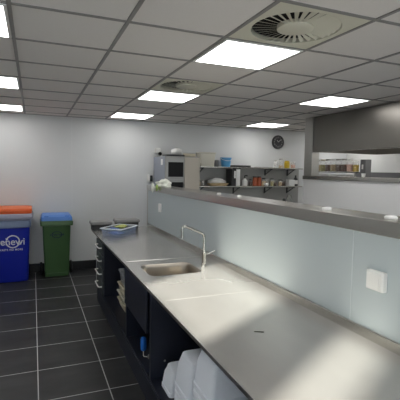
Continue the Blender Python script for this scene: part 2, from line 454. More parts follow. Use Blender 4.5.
# ------------------------------------------------------------------ base cabinets
CF, CB, DZ = .79, 1.60, .20          # front, back, deck height
struct('trim_8', MB().box(CF-.008, CF+.02, -.6, 5.46, 0, DZ-.02, .002), M['navy2'])
def carcass(root, y0, y1, left=True, right=True, deck=True):
    if right: part('side_panel', MB().box(CF, CB, y0, y0+.018, DZ-.018, WZ-.04, .001), M['navy2'], root)
    if left: part('side_panel', MB().box(CF, CB, y1-.018, y1, DZ-.018, WZ-.04, .001), M['navy2'], root)
    if deck: part('bottom_shelf', MB().box(CF, CB, y0+.018, y1-.018, DZ-.02, DZ, .001), M['navy'], root)
    part('back_panel', MB().box(CB-.02, CB-.005, y0+.018, y1-.018, DZ, WZ-.04), M['navy'], root)
# drawer unit at the far end
t = thing('drawer_cabinet', 'grey drawer cabinet with bow handles at far end under the worktop', 'cabinet')
y0, y1 = 4.96, 5.46
carcass(t, y0, y1)
part('end_panel', MB().box(CF-.01, CB, y1+.001, y1+.09, DZ-.018, WZ-.045, .002), M['offwhite'], t, 'pale end panel')
hz = (WZ-.05-DZ)/4
for k in range(4):
    z0 = DZ+k*hz+.003
    d = part('drawer', MB().box(CF-.018, CF-.001, y0+.004, y1-.002, z0, z0+hz-.006, .002), M['drawer'], t)
    zc = z0+hz*.60
    part('handle', MB().tube([(CF-.018, y0+.05, zc), (CF-.05, y0+.052, zc), (CF-.058, y0+.062, zc), (CF-.058, y1-.162, zc), (CF-.05, y1-.152, zc), (CF-.018, y1-.15, zc)], .0075, 8), M['white'], d, 'white bow handle')
t = thing('open_cabinet', 'open navy cabinet holding plastic tubs between the drawers and sink panel', 'cabinet')
carcass(t, 3.68, 4.955)
t = thing('sink_cabinet', 'navy cabinet under the sink with a front panel above an open bottom', 'cabinet')
carcass(t, 2.84, 3.675)
part('front_panel', MB().box(CF-.014, CF-.001, 2.90, 3.68, .52, WZ-.042, .002), M['navy2'], t)
t = thing('open_cabinet', 'open navy cabinet holding white foam boxes under the near worktop', 'cabinet')
carcass(t, .9, 2.835)
for z in (.33, .78):
    part('screw', MB().cyl((.90, 2.8165, z), (.90, 2.8145, z), .008, 12), M['lidgrey'], t)
t = thing('open_cabinet', 'open navy cabinet under the nearest worktop end, outside the photo', 'cabinet')
carcass(t, -.6, .895)

# foam containers: nested upside-down trays
def foam_mesh(hx, hy, h):
    mb = MB(); tp = .80; th = .0035
    out = [(1, 0), (1, .028), (.965, .030), (.95, .06), (.90, h*.66), (tp, h-.022), (tp-.03, h-.005), (tp-.08, h)]
    def ring(k, z, d=0): return [(x, y, z) for x, y in rr(0, 0, hx*k-d, hy*k-d, min(.024, hy*k*.4), 5)]
    rings = [ring(k, z) for k, z in out]
    inn = [(tp-.06, h-th), (tp+.02, h-.012-th), (tp+.06, h-.035-th), (.93, .07-th), (.965, .020), (1, .018), (1, 0)]
    inn = [ring(tp-.08, h-th, th), ring(tp, h-.022-th, th), ring(.90, h*.66-th, th), ring(.95, .06-th, th), ring(.965, .016, th), ring(1, 0, .006)]
    mb.loft(inn[::-1]+rings[::-1] if False else rings[::-1], True, False)
    # inside surface
    mb2 = [r for r in inn]
    mb.loft(mb2, True, False)
    return mb.mesh('foam_box', M['foam'])
FG = 'white foam food boxes under the worktop'
fa = foam_mesh(.19, .135, .235); fs = foam_mesh(.16, .10, .17)
def stack(me, x, y, n, dz, labs, tw=0):
    for k in range(n):
        o = link('foam_box', me, None, (x+random.uniform(-.002, .002), y+random.uniform(-.003, .003), DZ+.0008+k*dz), (0, 0, tw+random.uniform(-.006, .006)))
        tag(o, labs(k, n), 'food box', FG)
words = ['lowest', 'second from the bottom', 'third from the bottom', 'fourth from the bottom', 'fifth from the bottom', 'sixth from the bottom', 'seventh from the bottom', 'eighth from the bottom']
def labs(where):
    return lambda k, n: ('white foam food box on top of the %s' % where) if k == n-1 else ('white foam food box nested %s in the %s' % (words[k], where))
stack(fs, 1.005, 2.63, 1, .05, lambda k, n: 'single low white foam food box beside the navy cabinet side panel')
stack(fa, 1.03, 2.30, 4, .05, labs('middle tall foam stack'), .0)
stack(fa, 1.035, 1.985, 7, .052, labs('nearest tall foam stack'), .0)

# blue handled scraper and small tub lids under the sink
t = thing('bottle_brush', 'blue-handled brush with bent white wire standing inside the sink cabinet', 'brush', (.835, 3.2, DZ))
part('grip', MB().lathe([(.016, .055), (.024, .065), (.026, .10), (.024, .15), (.020, .165), (.008, .172)], (0, 0, 0), 14), M['grip'], t)
part('wire', MB().tube([(.04, -.03, .004), (.02, -.015, .0042), (.004, -.003, .005), (0, 0, .012), (0, 0, .06)], .0035, 8), M['white'], t)
single('wire_ball', MB().lathe([(.004, 0), (.016, .006), (.022, .02), (.018, .035), (.006, .042)], n=14), M['lidgrey'], 'small pale grey scouring ball beside the blue brush handle', 'scourer', (.875, 3.14, DZ+.0005))

# plastic tubs in the open cabinet
def tub(hx, hy, h, m, label, loc, rot=(0, 0, 0), lidm=None):
    t = thing('plastic_tub', label, 'tub', loc); t.rotation_euler = rot; t['group'] = 'plastic tubs in the open cabinet'
    mb = MB(); th = .003
    R = lambda k, z, d=0: [(x, y, z) for x, y in rr(0, 0, hx*k-d, hy*k-d, .025, 4)]
    mb.loft([R(.84, th, th), R(.97, h, th), R(1.03, h), R(1.03, h-.008), R(.98, h-.008), R(.86, 0)], True, True)
    part('tub_body', mb, m, t)
    if lidm:
        part('lid', MB().box(-hx*1.04, hx*1.04, -hy*1.04, hy*1.04, h+.001, h+.012, .004), lidm, t)
    return t
tub(.17, .19, .085, M['cream'], 'cream plastic tub lying lowest in the open navy cabinet', (1.06, 4.44, DZ+.0006))
tub(.16, .18, .075, M['creambox'], 'cream translucent tub stacked on the lowest cream tub', (1.05, 4.47, DZ+.088))
tub(.15, .18, .085, M['cream'], 'cream tub third up in the pile inside the open cabinet', (1.05, 4.50, DZ+.166))
tub(.14, .17, .14, M['cleartub'], 'clear plastic tub on top of the cream tubs in the open cabinet', (1.05, 4.48, DZ+.254), lidm=M['cleartub'])

# ------------------------------------------------------------------ on the worktop
def grey_tub(x, y, hx, hy, h, label):
    t = thing('lidded_tub', label, 'tub', (x, y, WZ+.0006), 0, 'grey lidded tubs')
    R = lambda k, z: [(a, b, z) for a, b in rr(0, 0, hx*k, hy*k, .025, 4)]
    mb = MB(); mb.loft([R(.86, 0), R(.93, h-.03), R(.98, h-.028), R(.98, h-.018)])
    part('tub_body', mb, M['darkgrey'], t)
    mb = MB(); mb.loft([R(1, h-.034), R(1.02, h-.03), R(1.02, h-.004), R(.97, h+.006), R(.5, h+.009)])
    part('lid', mb, M['tublid'], t, 'grey lid')
    return t
grey_tub(.885, 5.83, .145, .125, .115, 'grey lidded tub at the worktop corner, left behind the blue basket')
grey_tub(1.255, 5.84, .175, .12, .135, 'grey lidded tub right behind the blue basket, beside the half wall')

bx = thing('plastic_basket', 'blue see-through plastic basket of packets on the far worktop', 'basket', (1.053, 5.33, WZ+.0006), math.atan2(.358, .306))
HX, HY, BH = .235, .148, .095
mb = MB()
R = lambda k, z, d=0: [(x, y, z) for x, y in rr(0, 0, HX*k-d, HY*k-d, .03, 4)]
mb.loft([R(.9, .003, .003), R(.985, BH, .003), R(1., BH), R(.92, 0)], True, True)
part('basket_body', mb, M['basket'], bx)
mb = MB(); mb.loft([R(.985, BH-.004, .002), R(.985, BH+.008, .002), R(1.07, BH+.008), R(1.07, BH-.002), R(1.0, BH-.004)], False, False)
part('rim', mb, M['rim'], bx, 'pale rim')
def packet(loc, hx, hy, h, rz, tilt, m, label):
    mb = MB(); rings = []
    for k in range(9):
        u = -1+2*k/8; c = math.sqrt(max(0, 1-u**4)); 
        rings.append([(hx*u, hy*q*(.92+.08*c), h*(.5+.5*s_*c*(1-abs(q)**2.5))+random.uniform(-.002, .002)) for q, s_ in [(-1, 0), (-.6, 1), (0, 1), (.6, 1), (1, 0), (.6, -1), (0, -1), (-.6, -1)]])
    mb.loft(rings)
    return single('snack_packet', mb, m, label, 'packet', loc, (tilt, tilt*.6, rz), 'packets in the blue basket', smooth=60)
a = bx.rotation_euler.z
def bl(u, v, z): return (bx.location.x+u*math.cos(a)-v*math.sin(a), bx.location.y+u*math.sin(a)+v*math.cos(a), WZ+z)
packet(bl(-.13, -.02, .012), .075, .09, .05, a, .05, M['bluepack'], 'blue packet lying at the left end inside the blue basket')
packet(bl(-.10, .02, .065), .07, .08, .035, a+.4, .08, M['bluepack'], 'blue packet lying uppermost at the left of the blue basket')
packet(bl(.02, -.03, .012), .055, .085, .055, a-.1, -.05, M['darkpack'], 'dark teal packet in the middle of the blue basket')
packet(bl(.05, .02, .070), .075, .05, .04, a+1.2, .1, M['greenpack'], 'yellow-green packet on top in the middle of the basket')
packet(bl(.14, -.005, .012), .05, .09, .06, a+.1, .05, M['darkpack'], 'dark teal packet at the right end of the blue basket')
packet(bl(.145, .03, .08), .06, .05, .03, a+.9, -.08, M['greenpack'], 'yellow-green packet on top at the right end of the basket')

# ------------------------------------------------------------------ bins
def wheel(x, y, parent, r=.1):
    w_ = part('wheel', MB().lathe([(r-.012, -.02), (r, -.012), (r, .012), (r-.012, .02)], (0, 0, 0), 24), M['rubber'], parent, loc=(x, y, r), rot=(0, PI/2, 0))
    part('wheel_hub', MB().lathe([(.045, -.024), (.04, -.026), (.04, .026), (.045, .024)], n=16), M['darkgrey'], w_)
def ring_logo(mb, mtx, r, wd, txt, size, width, bold):
    N = 60; gaps = [(math.radians(150), math.radians(172)), (math.radians(-30), math.radians(-8))]
    seg = [(math.radians(-8), math.radians(150)), (math.radians(172), math.radians(330))]
    for a0, a1 in seg:
        v = []
        for i in range(N+1):
            a = a0+(a1-a0)*i/N
            v.append((a, r))
        rings = [[mtx @ Vector(((r+s*wd/2)*math.cos(a), (r+s*wd/2)*math.sin(a), z)) for s, z in ((-1, 0), (1, 0), (1, .001), (-1, .001))] for a, _ in v]
        mb.loft(rings)
        a = a1; c, q = math.cos(a), math.sin(a)
        P = [((r-wd*1.3)*c, (r-wd*1.3)*q), ((r+wd*1.3)*c, (r+wd*1.3)*q), (r*math.cos(a+.30), r*math.sin(a+.30))]
        mb.loft([[mtx @ Vector((x, y, 0)) for x, y in P], [mtx @ Vector((x, y, .001)) for x, y in P]])
    add_text(mb, txt, size, mtx @ Matrix.Translation((0, 0, .0016)), bold, .0006, 1., width)
def facing(x, y, z, lean=0.): # text plane facing -Y
    return Matrix.Translation((x, y, z)) @ Matrix.Rotation(PI/2+lean, 4, 'X')

# green bin, front at local -y
t = thing('wheelie_bin', 'green wheelie bin with light blue lid against the back wall', 'bin', (.342, 6.99, 0))
def bodyring(hx, y0, y1, z, r=.03): return [(x, y, z) for x, y in rr(0, (y0+y1)/2, hx, (y1-y0)/2, r, 4)]
mb = MB(); mb.loft([bodyring(.178, -.15, .17, .015), bodyring(.185, -.155, .19, .05), bodyring(.212, -.195, .215, .84), bodyring(.214, -.198, .216, .855)])
body = part('bin_body', mb, M['green'], t)
mb = MB()
part('foot_strip', MB().box(-.162, .162, -.166, -.15, .06, .075, .004), M['green'], t)
mb.loft([bodyring(.222, -.208, .222, .842), bodyring(.246, -.232, .235, .848), bodyring(.248, -.234, .236, .91), bodyring(.238, -.225, .23, .925)])
part('rim', mb, M['green'], t)
def lean_y(z): return -.155-(z-.05)*(.04/.79)
mb = MB(); lz = .70
ring_logo(mb, facing(.0, lean_y(lz)-.0012, lz, .05) @ Matrix.Diagonal((1.25, .85, 1, 1)), .058, .010, 'renewi', .055, .17, .0015)
part('logo', mb, M['navyprint'], body, 'dark blue round printed logo')
mb = MB(); mb.loft([bodyring(.236, -.222, .21, .926), bodyring(.240, -.226, .22, .93), bodyring(.232, -.214, .22, .985), bodyring(.215, -.15, .215, 1.01), bodyring(.205, -.08, .21, 1.018)])
mb.box(-.19, -.12, -.21, -.16, .985, 1.012, .008); mb.box(.12, .19, -.21, -.16, .985, 1.012, .008)
part('lid', mb, M['bluelid'], t, 'light blue lid')
part('axle', MB().cyl((-.2, .13, .1), (.2, .13, .1), .012), M['rubber'], t)
wheel(-.235, .13, t); wheel(.235, .13, t)
part('handle', MB().tube([(-.15, .225, .90), (-.15, .262, .93), (.15, .262, .93), (.15, .225, .90)], .014, 10), M['green'], t)

# blue bin
cx = -.325
t = thing('waste_bin', "big blue waste bin with orange lid at the photo's left edge", 'bin', (cx, 6.93, 0))
def bring(hx, y0, y1, z, bow=.03, r=.04):
    out = []
    for x, y in rr(0, (y0+y1)/2, hx, (y1-y0)/2, r, 5):
        out.append((x, y-(bow*(1-(x/hx)**2) if y < (y0+y1)/2 else 0), z))
    return out
# denser front edge so that the bow shows
def bring(hx, y0, y1, z, bow=.025, r=.045):
    base = rr(0, (y0+y1)/2, hx, (y1-y0)/2, r, 5); pts = []
    for i, p in enumerate(base):
        q = base[(i+1) % len(base)]
        pts.append(p)
        if abs(p[1]-q[1]) < 1e-6 and abs(p[0]-q[0]) > r:
            for k in range(1, 9): pts.append((p[0]+(q[0]-p[0])*k/9, p[1]))
    ym = (y0+y1)/2
    return [(x, y-(bow*(1-(x/hx)**2) if y < ym else 0), z) for x, y in pts]
mb = MB(); mb.loft([bring(.232, -.20, .22, .012), bring(.24, -.208, .225, .04), bring(.268, -.275, .26, .88), bring(.270, -.278, .262, .95)])
body = part('bin_body', mb, M['bluebin'], t)
mb = MB(); mb.loft([bring(.270, -.280, .262, .855, .045), bring(.284, -.298, .268, .865, .05), bring(.288, -.305, .272, .91, .045), bring(.286, -.30, .27, .955, .04), bring(.276, -.285, .265, .965, .03)], False, False)
part('liner', mb, M['liner'], t, 'grey-blue liner folded over the top edge')
mb = MB(); mb.loft([bring(.280, -.285, .262, .966, .03), bring(.286, -.29, .265, .985, .03), bring(.315, -.318, .28, .992, .03), bring(.320, -.325, .284, 1.02, .03), bring(.312, -.312, .278, 1.055, .03), bring(.296, -.295, .27, 1.066, .03)])
part('lid_collar', mb, M['lilac'], t, 'lilac-grey collar under the lid')
mb = MB(); mb.loft([bring(.290, -.285, .26, 1.067, .02), bring(.298, -.292, .265, 1.072, .02), bring(.300, -.295, .266, 1.09, .02), bring(.293, -.280, .262, 1.093, .02), bring(.293, -.280, .262, 1.105, .02), bring(.302, -.296, .268, 1.108, .02), bring(.298, -.29, .262, 1.14, .02), bring(.25, -.24, .22, 1.15, .02)])
part('lid', mb, M['orange'], t, 'bright orange lid')
mb = MB(); sl = (.275-.208)/.84
lz = .645; yf = -.208-(lz-.04)*sl-.0262
ring_logo(mb, facing(.03, yf, lz, math.atan(sl)), .092, .018, '', .1, None, 0)
add_text(mb, 'renewi', .15, facing(.0, yf-.003, lz-.005, math.atan(sl)), .0016, .0015, 1., .385)
add_text(mb, 'WASTE NO MORE', .04, facing(.0, yf+.0085, lz-.125, math.atan(sl)), .0008, .0015, 1.25, .33)
part('logo', mb, M['logo'], body, 'white printed wordmark with circular arrows')
wheel(-.235, .17, t); wheel(.235, .17, t)
part('axle', MB().cyl((-.2, .17, .1), (.2, .17, .1), .012), M['rubber'], t)

# ------------------------------------------------------------------ switches
t = thing('wall_switch', 'square white wall switch on the near blue-grey panel', 'switch', (HX0-.0062, 1.512, 1.222))
part('back_box', MB().box(-.032, 0, -.056, .056, -.050, .050, .007, 3), M['white'], t)
part('rocker', MB().box(-.037, -.031, -.032, .049, -.042, .042, .003), M['white'], t)
part('side_key', MB().box(-.035, -.031, -.052, -.036, -.042, .042, .002), M['white'], t)
t = thing('wall_socket', 'small white double socket at the far end of the half wall', 'socket', (HX0-.0062, 5.30, 1.245))
part('plate', MB().box(-.03, 0, -.036, .036, -.058, .058, .008), M['white'], t)
for z in (-.027, .027): part('socket_face', MB().cyl((-.029, 0, z), (-.033, 0, z), .022, 20), M['white'], t)
for k, (x, y, lab) in enumerate([(1.70, 2.03, 'small white disc on the cap ledge opposite the kitchen post'), (1.71, 1.545, 'nearest small white disc on the cap ledge, above the wall switch'), (1.70, 3.62, 'small white disc on the cap ledge, farthest, left of its neighbour'), (1.72, 3.23, 'small white disc on the cap ledge under the standing binders')]):
    r_ = .032 if k < 2 else .022
    single('plastic_disc', MB().lathe([(r_, 0), (r_, .008), (r_*.8, .015), (r_*.3, .017)], n=20), M['white'], lab, 'disc', (x, y, 1.5306), group='white discs on the half wall')

# crumpled cloth on the end of the half wall
t = thing('crumpled_cloth', 'crumpled white and pale green cloth draped over the half wall end', 'cloth', (1.70, 5.52, 1.53))
def lump(c, rad, amp, seed, m, name, lab=None):
    mb = MB(); bmesh.ops.create_icosphere(mb.bm, subdivisions=4, radius=1)
    for v in mb.bm.verts:
        n = noise.fractal(v.co*1.8+Vector((seed, 0, 0)), 1., 2., 3)
        f = 1+amp*n
        p = Vector((v.co.x*rad[0], v.co.y*rad[1], v.co.z*rad[2]))*f+Vector(c)
        if p.x > -.108: p.z = max(p.z, .002)
        else: p.x = min(p.x, -.110)
        v.co = p
    part(name, mb, m, t, lab, smooth=180)
lump((.0, -.06, .025), (.10, .17, .072), .38, 3., M['cloth'], 'cloth_heap')
lump((-.118, .07, -.02), (.016, .05, .06), .5, 9., M['cloth'], 'hanging_fold')
lump((-.122, -.14, -.012), (.014, .035, .04), .5, 5., M['clothgreen'], 'green_fold', 'pale green fold')

# ------------------------------------------------------------------ oven cabinet
OX0, OX1, OY0, OY1, OZ = 2.055, 2.69, 6.53, 7.22, 2.0
t = thing('oven_cabinet', 'tall stainless oven cabinet with two dark glass doors against the back wall', 'oven', (OX0, OY0, 0))
W = OX1-OX0
part('body', MB().box(0, W, .02, OY1-OY0, .08, OZ, .006), M['oven'], t)
part('plinth', MB().box(.03, W-.03, .05, OY1-OY0-.03, 0, .08), M['black'], t)
part('side_sheet', MB().box(-.004, .0, .02, OY1-OY0, .09, OZ-.005, .001), mat('blue_grey_sheet', (.33, .36, .42), .5, .3), t)
for k, (z0, z1) in enumerate(((1.615, 1.985), (1.22, 1.605))):
    d = part('door', MB().box(.003, .345, 0, .02, z0, z1, .004), M['oven'], t)
    part('window', MB().box(.055, .325, -.003, .001, z0+(.035 if k == 0 else .06), z1-(.085 if k == 0 else .045), .001), M['blackglass'], d, 'dark glass window')
part('control_panel', MB().box(.350, W-.003, 0, .02, 1.22, 1.985, .004), M['beige'], t, 'warm toned plain panel')
part('lower_door', MB().box(.003, W-.003, 0, .02, .10, 1.21, .004), M['oven'], t)
part('handle', MB().tube([(.335, -.003, 1.30), (.335, -.03, 1.31), (.335, -.03, 1.52), (.335, -.003, 1.53)], .007, 8), M['chrome'], t)
single('tray', MB().box(-.16, .16, -.14, .14, 0, .03, .006), M['darkgrey'], 'dark flat tray lying on top of the oven cabinet', 'tray', (2.27, 6.74, OZ+.0006))
mb = MB(); mb.lathe([(.03, 0), (.085, .012), (.10, .05), (.085, .095), (.04, .115)], n=20)
single('white_bowl', mb, M['white'], 'upturned white bowl on the dark tray above the oven', 'bowl', (2.335, 6.76, OZ+.0316))
single('paper_roll', MB().cyl((-.11, 0, .03), (.11, 0, .03), .03, 18), M['cream'], 'cream roll lying on the oven cabinet right of the bowl', 'roll', (2.56, 6.72, OZ+.0006))
mb = MB().box(-.03, .03, -.006, 0, -.03, .03, .004)
single('wall_note', MB().box(-.006, 0, -.05, .05, -.05, .05, .003), M['white'], 'small white note fixed to the side of the oven cabinet', 'note', (OX0-.0046, 6.70, 1.90))
t = thing('security_camera', 'white wall camera with dark lens above the oven cabinet', 'camera', (2.14, YB-.001, 2.09))
part('housing', MB().box(-.065, .03, -.10, 0, -.02, .075, .015, 3), M['white'], t)
part('lens', MB().cyl((.015, -.08, -.025), (.015, -.115, -.03), .032, 18), M['blackglass'], t)
t = thing('wall_phone', 'small white and black box on the back wall left of the oven', 'wall box', (1.985, YB-.001, 1.60))
part('base', MB().box(-.045, .0, -.05, 0, -.06, .075, .008), M['white'], t)
part('dark_front', MB().box(.001, .05, -.05, 0, -.05, .06, .008), M['darkgrey'], t, 'black half')

# ------------------------------------------------------------------ wall shelves
SX0, SX1, SY0, SU, SLO = 2.82, 5.18, 6.96, 1.845, 1.478
def shelf(z, label):
    t = thing('wall_shelf', label, 'shelf', (0, 0, z), 0, 'long wall shelves')
    part('board', MB().box(SX0, SX1, SY0, YB-.002, -.022, 0, .002), M['steel'], t)
    for x in (2.95, 3.72, 4.45, 5.0):
        mb = MB().box(x-.012, x+.012, SY0+.03, YB-.003, -.04, -.0225).box(x-.012, x+.012, YB-.025, YB-.003, -.16, -.04)
        mb.tube([(x, SY0+.06, -.035), (x, YB-.014, -.145)], .009, 6)
        part('bracket', mb, M['darkgrey'], t)
    return t
shelf(SU, 'upper long steel wall shelf under the clock')
shelf(SLO, 'lower long steel wall shelf holding binders and jars')
YS = 7.09
e_ = .0006
t = thing('storage_box', 'cream translucent plastic box at the left end of the upper shelf', 'box', (3.035, YS, SU+e_))
mb = MB(); mb.loft([[(x, y, z) for x, y in rr(0, 0, hx, hy, .03, 4)] for hx, hy, z in ((.135, .10, 0), (.16, .115, .22), (.16, .115, .24))])
part('box_body', mb, M['creambox'], t)
part('lid', MB().box(-.165, .165, -.118, .118, .241, .262, .008), M['creambox'], t)
t = thing('bucket', 'sky blue plastic bucket on the upper shelf', 'bucket', (3.46, YS, SU+e_))
mb = MB().lathe([(.085, .0), (.105, .16), (.112, .162), (.112, .178), (.102, .178), (.082, .006)], n=28)
part('bucket_body', mb, M['sky'], t)
part('handle', MB().tube([(.112*math.cos(a), -.112*math.sin(a)*.9-.004, .165-.05*math.sin(a)) for a in [PI*k/10 for k in range(11)]], .004, 6), M['white'], t)
single('cooking_pot', MB().lathe([(.04, 0), (.045, .008), (.048, .11), (.051, .112), (.051, .12), (.02, .13)], n=24), M['greybox'], 'grey round pot standing left of the blue bucket', 'pot', (3.27, YS+.02, SU+e_))
single('tray', MB().box(-.18, .18, -.10, .10, 0, .035, .006), M['darkgrey'], 'black flat tray right of the blue bucket on the upper shelf', 'tray', (3.77, 7.07, SU+e_))
single('tray', MB().box(-.22, .22, -.09, .09, 0, .014, .005), M['lidgrey'], 'pale flat tray in the middle of the upper shelf', 'tray', (4.36, 7.08, SU+e_))

def jar(loc, r, h, cont, fill, lidm, label, group, gl=None, name='storage_jar', cat='jar'):
    t = thing(name, label, cat, loc, 0, group)
    part('jar_glass', MB().lathe([(r*.9, 0), (r, .006), (r, h*.78), (r*.82, h*.86), (r*.82, h*.9)], n=16), gl or M['jarglass'], t)
    part('contents', MB().lathe([(r*.86, .004), (r*.95, .009), (r*.95, h*fill), (r*.4, h*fill+.004)], n=16), cont, t)
    part('lid', MB().lathe([(r*.88, h*.88), (r*.9, h*.885), (r*.9, h*.99), (r*.8, h)], n=16), lidm, t)
    return t
G1 = 'jars at the right end of the upper shelf'
jar((4.60, YS, SU+e_), .05, .16, M['jarglass'], .5, M['white'], 'clear jar with white lid leftmost of the upper shelf group', G1)
jar((4.72, YS, SU+e_), .045, .19, M['tan'], .25, M['lidgrey'], 'tall clear jar left of the yellow jar on the upper shelf', G1)
jar((4.87, YS, SU+e_), .055, .15, M['yellow'], .75, M['yellow'], 'yellow jar with yellow lid on the upper shelf', G1, M['yellow'])
jar((5.02, YS, SU+e_), .05, .14, M['pink'], .5, M['white'], 'pale pink jar right of the yellow jar on the upper shelf', G1)
# lower shelf
t = thing('ring_binder', 'black ring binder with white spine label on the lower shelf', 'binder', (3.585, 7.09, SLO+e_), 0, 'ring binders on the lower shelf')
part('cover', MB().box(-.045, .045, -.12, .14, 0, .325, .004), M['darkgrey'], t)
part('spine_label', MB().box(.0, .036, -.123, -.1195, .15, .29, .001), M['white'], t, 'white label')
t = thing('ring_binder', 'white ring binder standing right of the black binder', 'binder', (3.675, 7.09, SLO+e_), 0, 'ring binders on the lower shelf')
part('cover', MB().box(-.042, .042, -.12, .14, 0, .325, .004), M['white'], t)
part('spine_label', MB().box(-.028, .028, -.123, -.1195, .12, .27, .001), M['offwhite'], t, 'pale grey label')
mb = MB(); mb.loft([[(x, y, z) for x, y in rr(0, 0, hx, hy, .05, 5)] for hx, hy, z in ((.16, .08, 0), (.20, .10, .035), (.20, .10, .05))])
single('serving_dish', mb, M['tan'], 'tan shallow oval dish on the lower shelf left of the binders', 'dish', (3.30, YS, SLO+e_))
mb = MB(); bmesh.ops.create_icosphere(mb.bm, subdivisions=3, radius=1)
for v in mb.bm.verts:
    f = 1+.25*noise.noise(v.co*2.2); v.co = Vector((v.co.x*.19*f, v.co.y*.085*f, max(-.25, v.co.z)*.075*f))
single('folded_cloth', mb, M['white'], 'folded white cloth heaped on the tan dish', 'cloth', (3.28, YS, SLO+.052+.02), smooth=180)
G2 = 'bottles and jars along the lower shelf'
jar((2.90, YS, SLO+e_), .035, .13, M['tan'], .5, M['lidgrey'], 'small pale jar at the far left end of the lower shelf', G2)
jar((2.99, YS, SLO+e_), .035, .11, M['jarglass'], .5, M['lidgrey'], 'small clear glass second from left on the lower shelf', G2)
t = thing('spray_bottle', 'white bottle with dark pump right of the white binder', 'bottle', (3.885, YS, SLO+e_))
part('bottle_body', MB().lathe([(.05, 0), (.055, .01), (.055, .10), (.02, .135), (.02, .15)], n=18), M['white'], t)
part('pump', MB().tube([(0, 0, .15), (0, 0, .20), (.01, -.01, .205), (.05, -.02, .20)], .012, 8), M['darkgrey'], t, 'black pump')
jar((4.035, YS+.03, SLO+e_), .03, .13, M['brown'], .6, M['darkgrey'], 'slim dark jar left of the orange-red jars on the lower shelf', G2)
for k, x in enumerate((4.115, 4.215)):
    jar((x, YS, SLO+e_), .046, .19, M['red'], .8, M['darkgrey'], ['left of the two orange-red jars with dark lids on the lower shelf', 'right of the two orange-red jars with dark lids on the lower shelf'][k], G2, M['red'])
side = [('tan', .16, 'tan grain jar just right of the orange-red jars'), ('brown', .14, 'brown spice jar second right of the orange-red jars'), ('olive', .15, 'olive herb jar third right of the orange-red jars'), ('brown', .11, 'low brown jar in the middle of the lower shelf jars'), ('tan', .13, 'tan jar fifth right of the orange-red jars'), ('brown', .12, 'brown jar left of the white carton, on the lower shelf')]
for k, (c, h, lab) in enumerate(side):
    jar((4.31+k*.098, YS+(.02 if k % 2 else -.02), SLO+e_), .04, h, M[c], .6, M['lidgrey'] if k % 2 else M['darkgrey'], lab, G2)
single('sugar_bowl', MB().lathe([(.03, 0), (.045, .02), (.045, .05), (.02, .06)], n=18), M['white'], 'small white pot at the front of the lower shelf jars', 'pot', (4.33, 6.99, SLO+e_))
single('carton', MB().box(-.07, .07, -.06, .06, 0, .13, .004), M['offwhite'], 'pale grey carton near the right end of the lower shelf', 'carton', (4.965, YS, SLO+e_))
t = thing('sauce_bottle', 'dark bottle with white label at the right end of the lower shelf', 'bottle', (5.095, YS, SLO+e_))
part('bottle_body', MB().lathe([(.04, 0), (.045, .01), (.045, .14), (.018, .18), (.018, .22)], n=18), M['darkgrey'], t)
part('bottle_label', MB().lathe([(.0458, .04), (.0462, .042), (.0462, .118), (.0458, .12)], n=18, cap0=False, cap1=False), M['white'], t, 'white label')
# clock
t = thing('wall_clock', 'round dark wall clock with pale numerals high on the back wall', 'clock', (4.735, YB-.001, 2.385))
part('case', MB().lathe([(.135, 0), (.142, .01), (.142, .035), (.135, .042), (.126, .042), (.124, .03)], n=40), M['darkgrey'], t, rot=(PI/2, 0, 0))
part('dial', MB().lathe([(.124, .0285), (.123, .031)], n=40), mat('clock_dial', (.045, .045, .05), .4), t, rot=(PI/2, 0, 0))
mb = MB()
for k in range(12):
    a_ = PI/2-2*PI*(k+1)/12
    add_text(mb, str(k+1), .045, facing(.095*math.cos(a_), -.0325, .095*math.sin(a_)), .001)
part('numerals', mb, M['lidgrey'], t, 'pale numerals')
for nm, a_, l_ in (('hour_hand', math.radians(125), .055), ('minute_hand', math.radians(40), .085)):
    part(nm, MB().tube([(0, -.036, 0), (l_*math.cos(a_), -.036, l_*math.sin(a_))], .004, 6), M['white'], t)

struct('trim_10', MB().box(2.80, 5.3, YB-.0018, YB+.001, .90, 1.822), M['splash'])  # splashback panel; its dark tone also holds shade under the upper shelf
# back counter under the shelves with a tap and bottles
t = thing('back_counter', 'steel back counter under the wall shelves behind the half wall', 'counter', (0, 0, 0))
part('counter_top', MB().box(2.80, 5.25, 6.60, YB-.005, .86, .90, .004), M['steel'], t)
part('counter_base', MB().box(2.84, 5.2, 6.66, YB-.03, 0, .859), M['drawer'], t)
t = thing('kitchen_tap', 'thin steel gooseneck tap on the back counter near the kitchen post', 'tap', (4.98, 7.05, .90))
part('body', MB().lathe([(.028, .0006), (.028, .03), (.016, .04), (.016, .10)], n=14), M['chrome'], t)
part('spout', MB().tube([(0, 0, .09), (0, 0, .33)]+[(-.07+.07*math.cos(a), -.03*(1-math.cos(a)), .33+.07*math.sin(a)) for a in [PI*k/8 for k in range(1, 8)]]+[(-.14, -.06, .30)], .011, 10), M['chrome'], t)
for k, (x, h, lab) in enumerate([(4.29, .30, 'black bottle leftmost on the back counter below the shelves'), (4.38, .28, 'black bottle second from left on the back counter'), (4.50, .27, 'black bottle in the middle of the back counter row'), (4.60, .30, 'black bottle fourth from left on the back counter'), (4.73, .33, 'tall black bottle beside the gooseneck tap')]):
    t = thing('squeeze_bottle', lab, 'bottle', (x, 6.95, .9006), 0, 'black bottles on the back counter')
    part('bottle_body', MB().lathe([(.035, 0), (.04, .01), (.04, h*.62), (.018, h*.78)], n=14), M['cleartub'], t)
    part('cap', MB().lathe([(.03, h*.76), (.034, h*.78), (.034, h*.93), (.015, h)], n=14), M['darkgrey'], t)

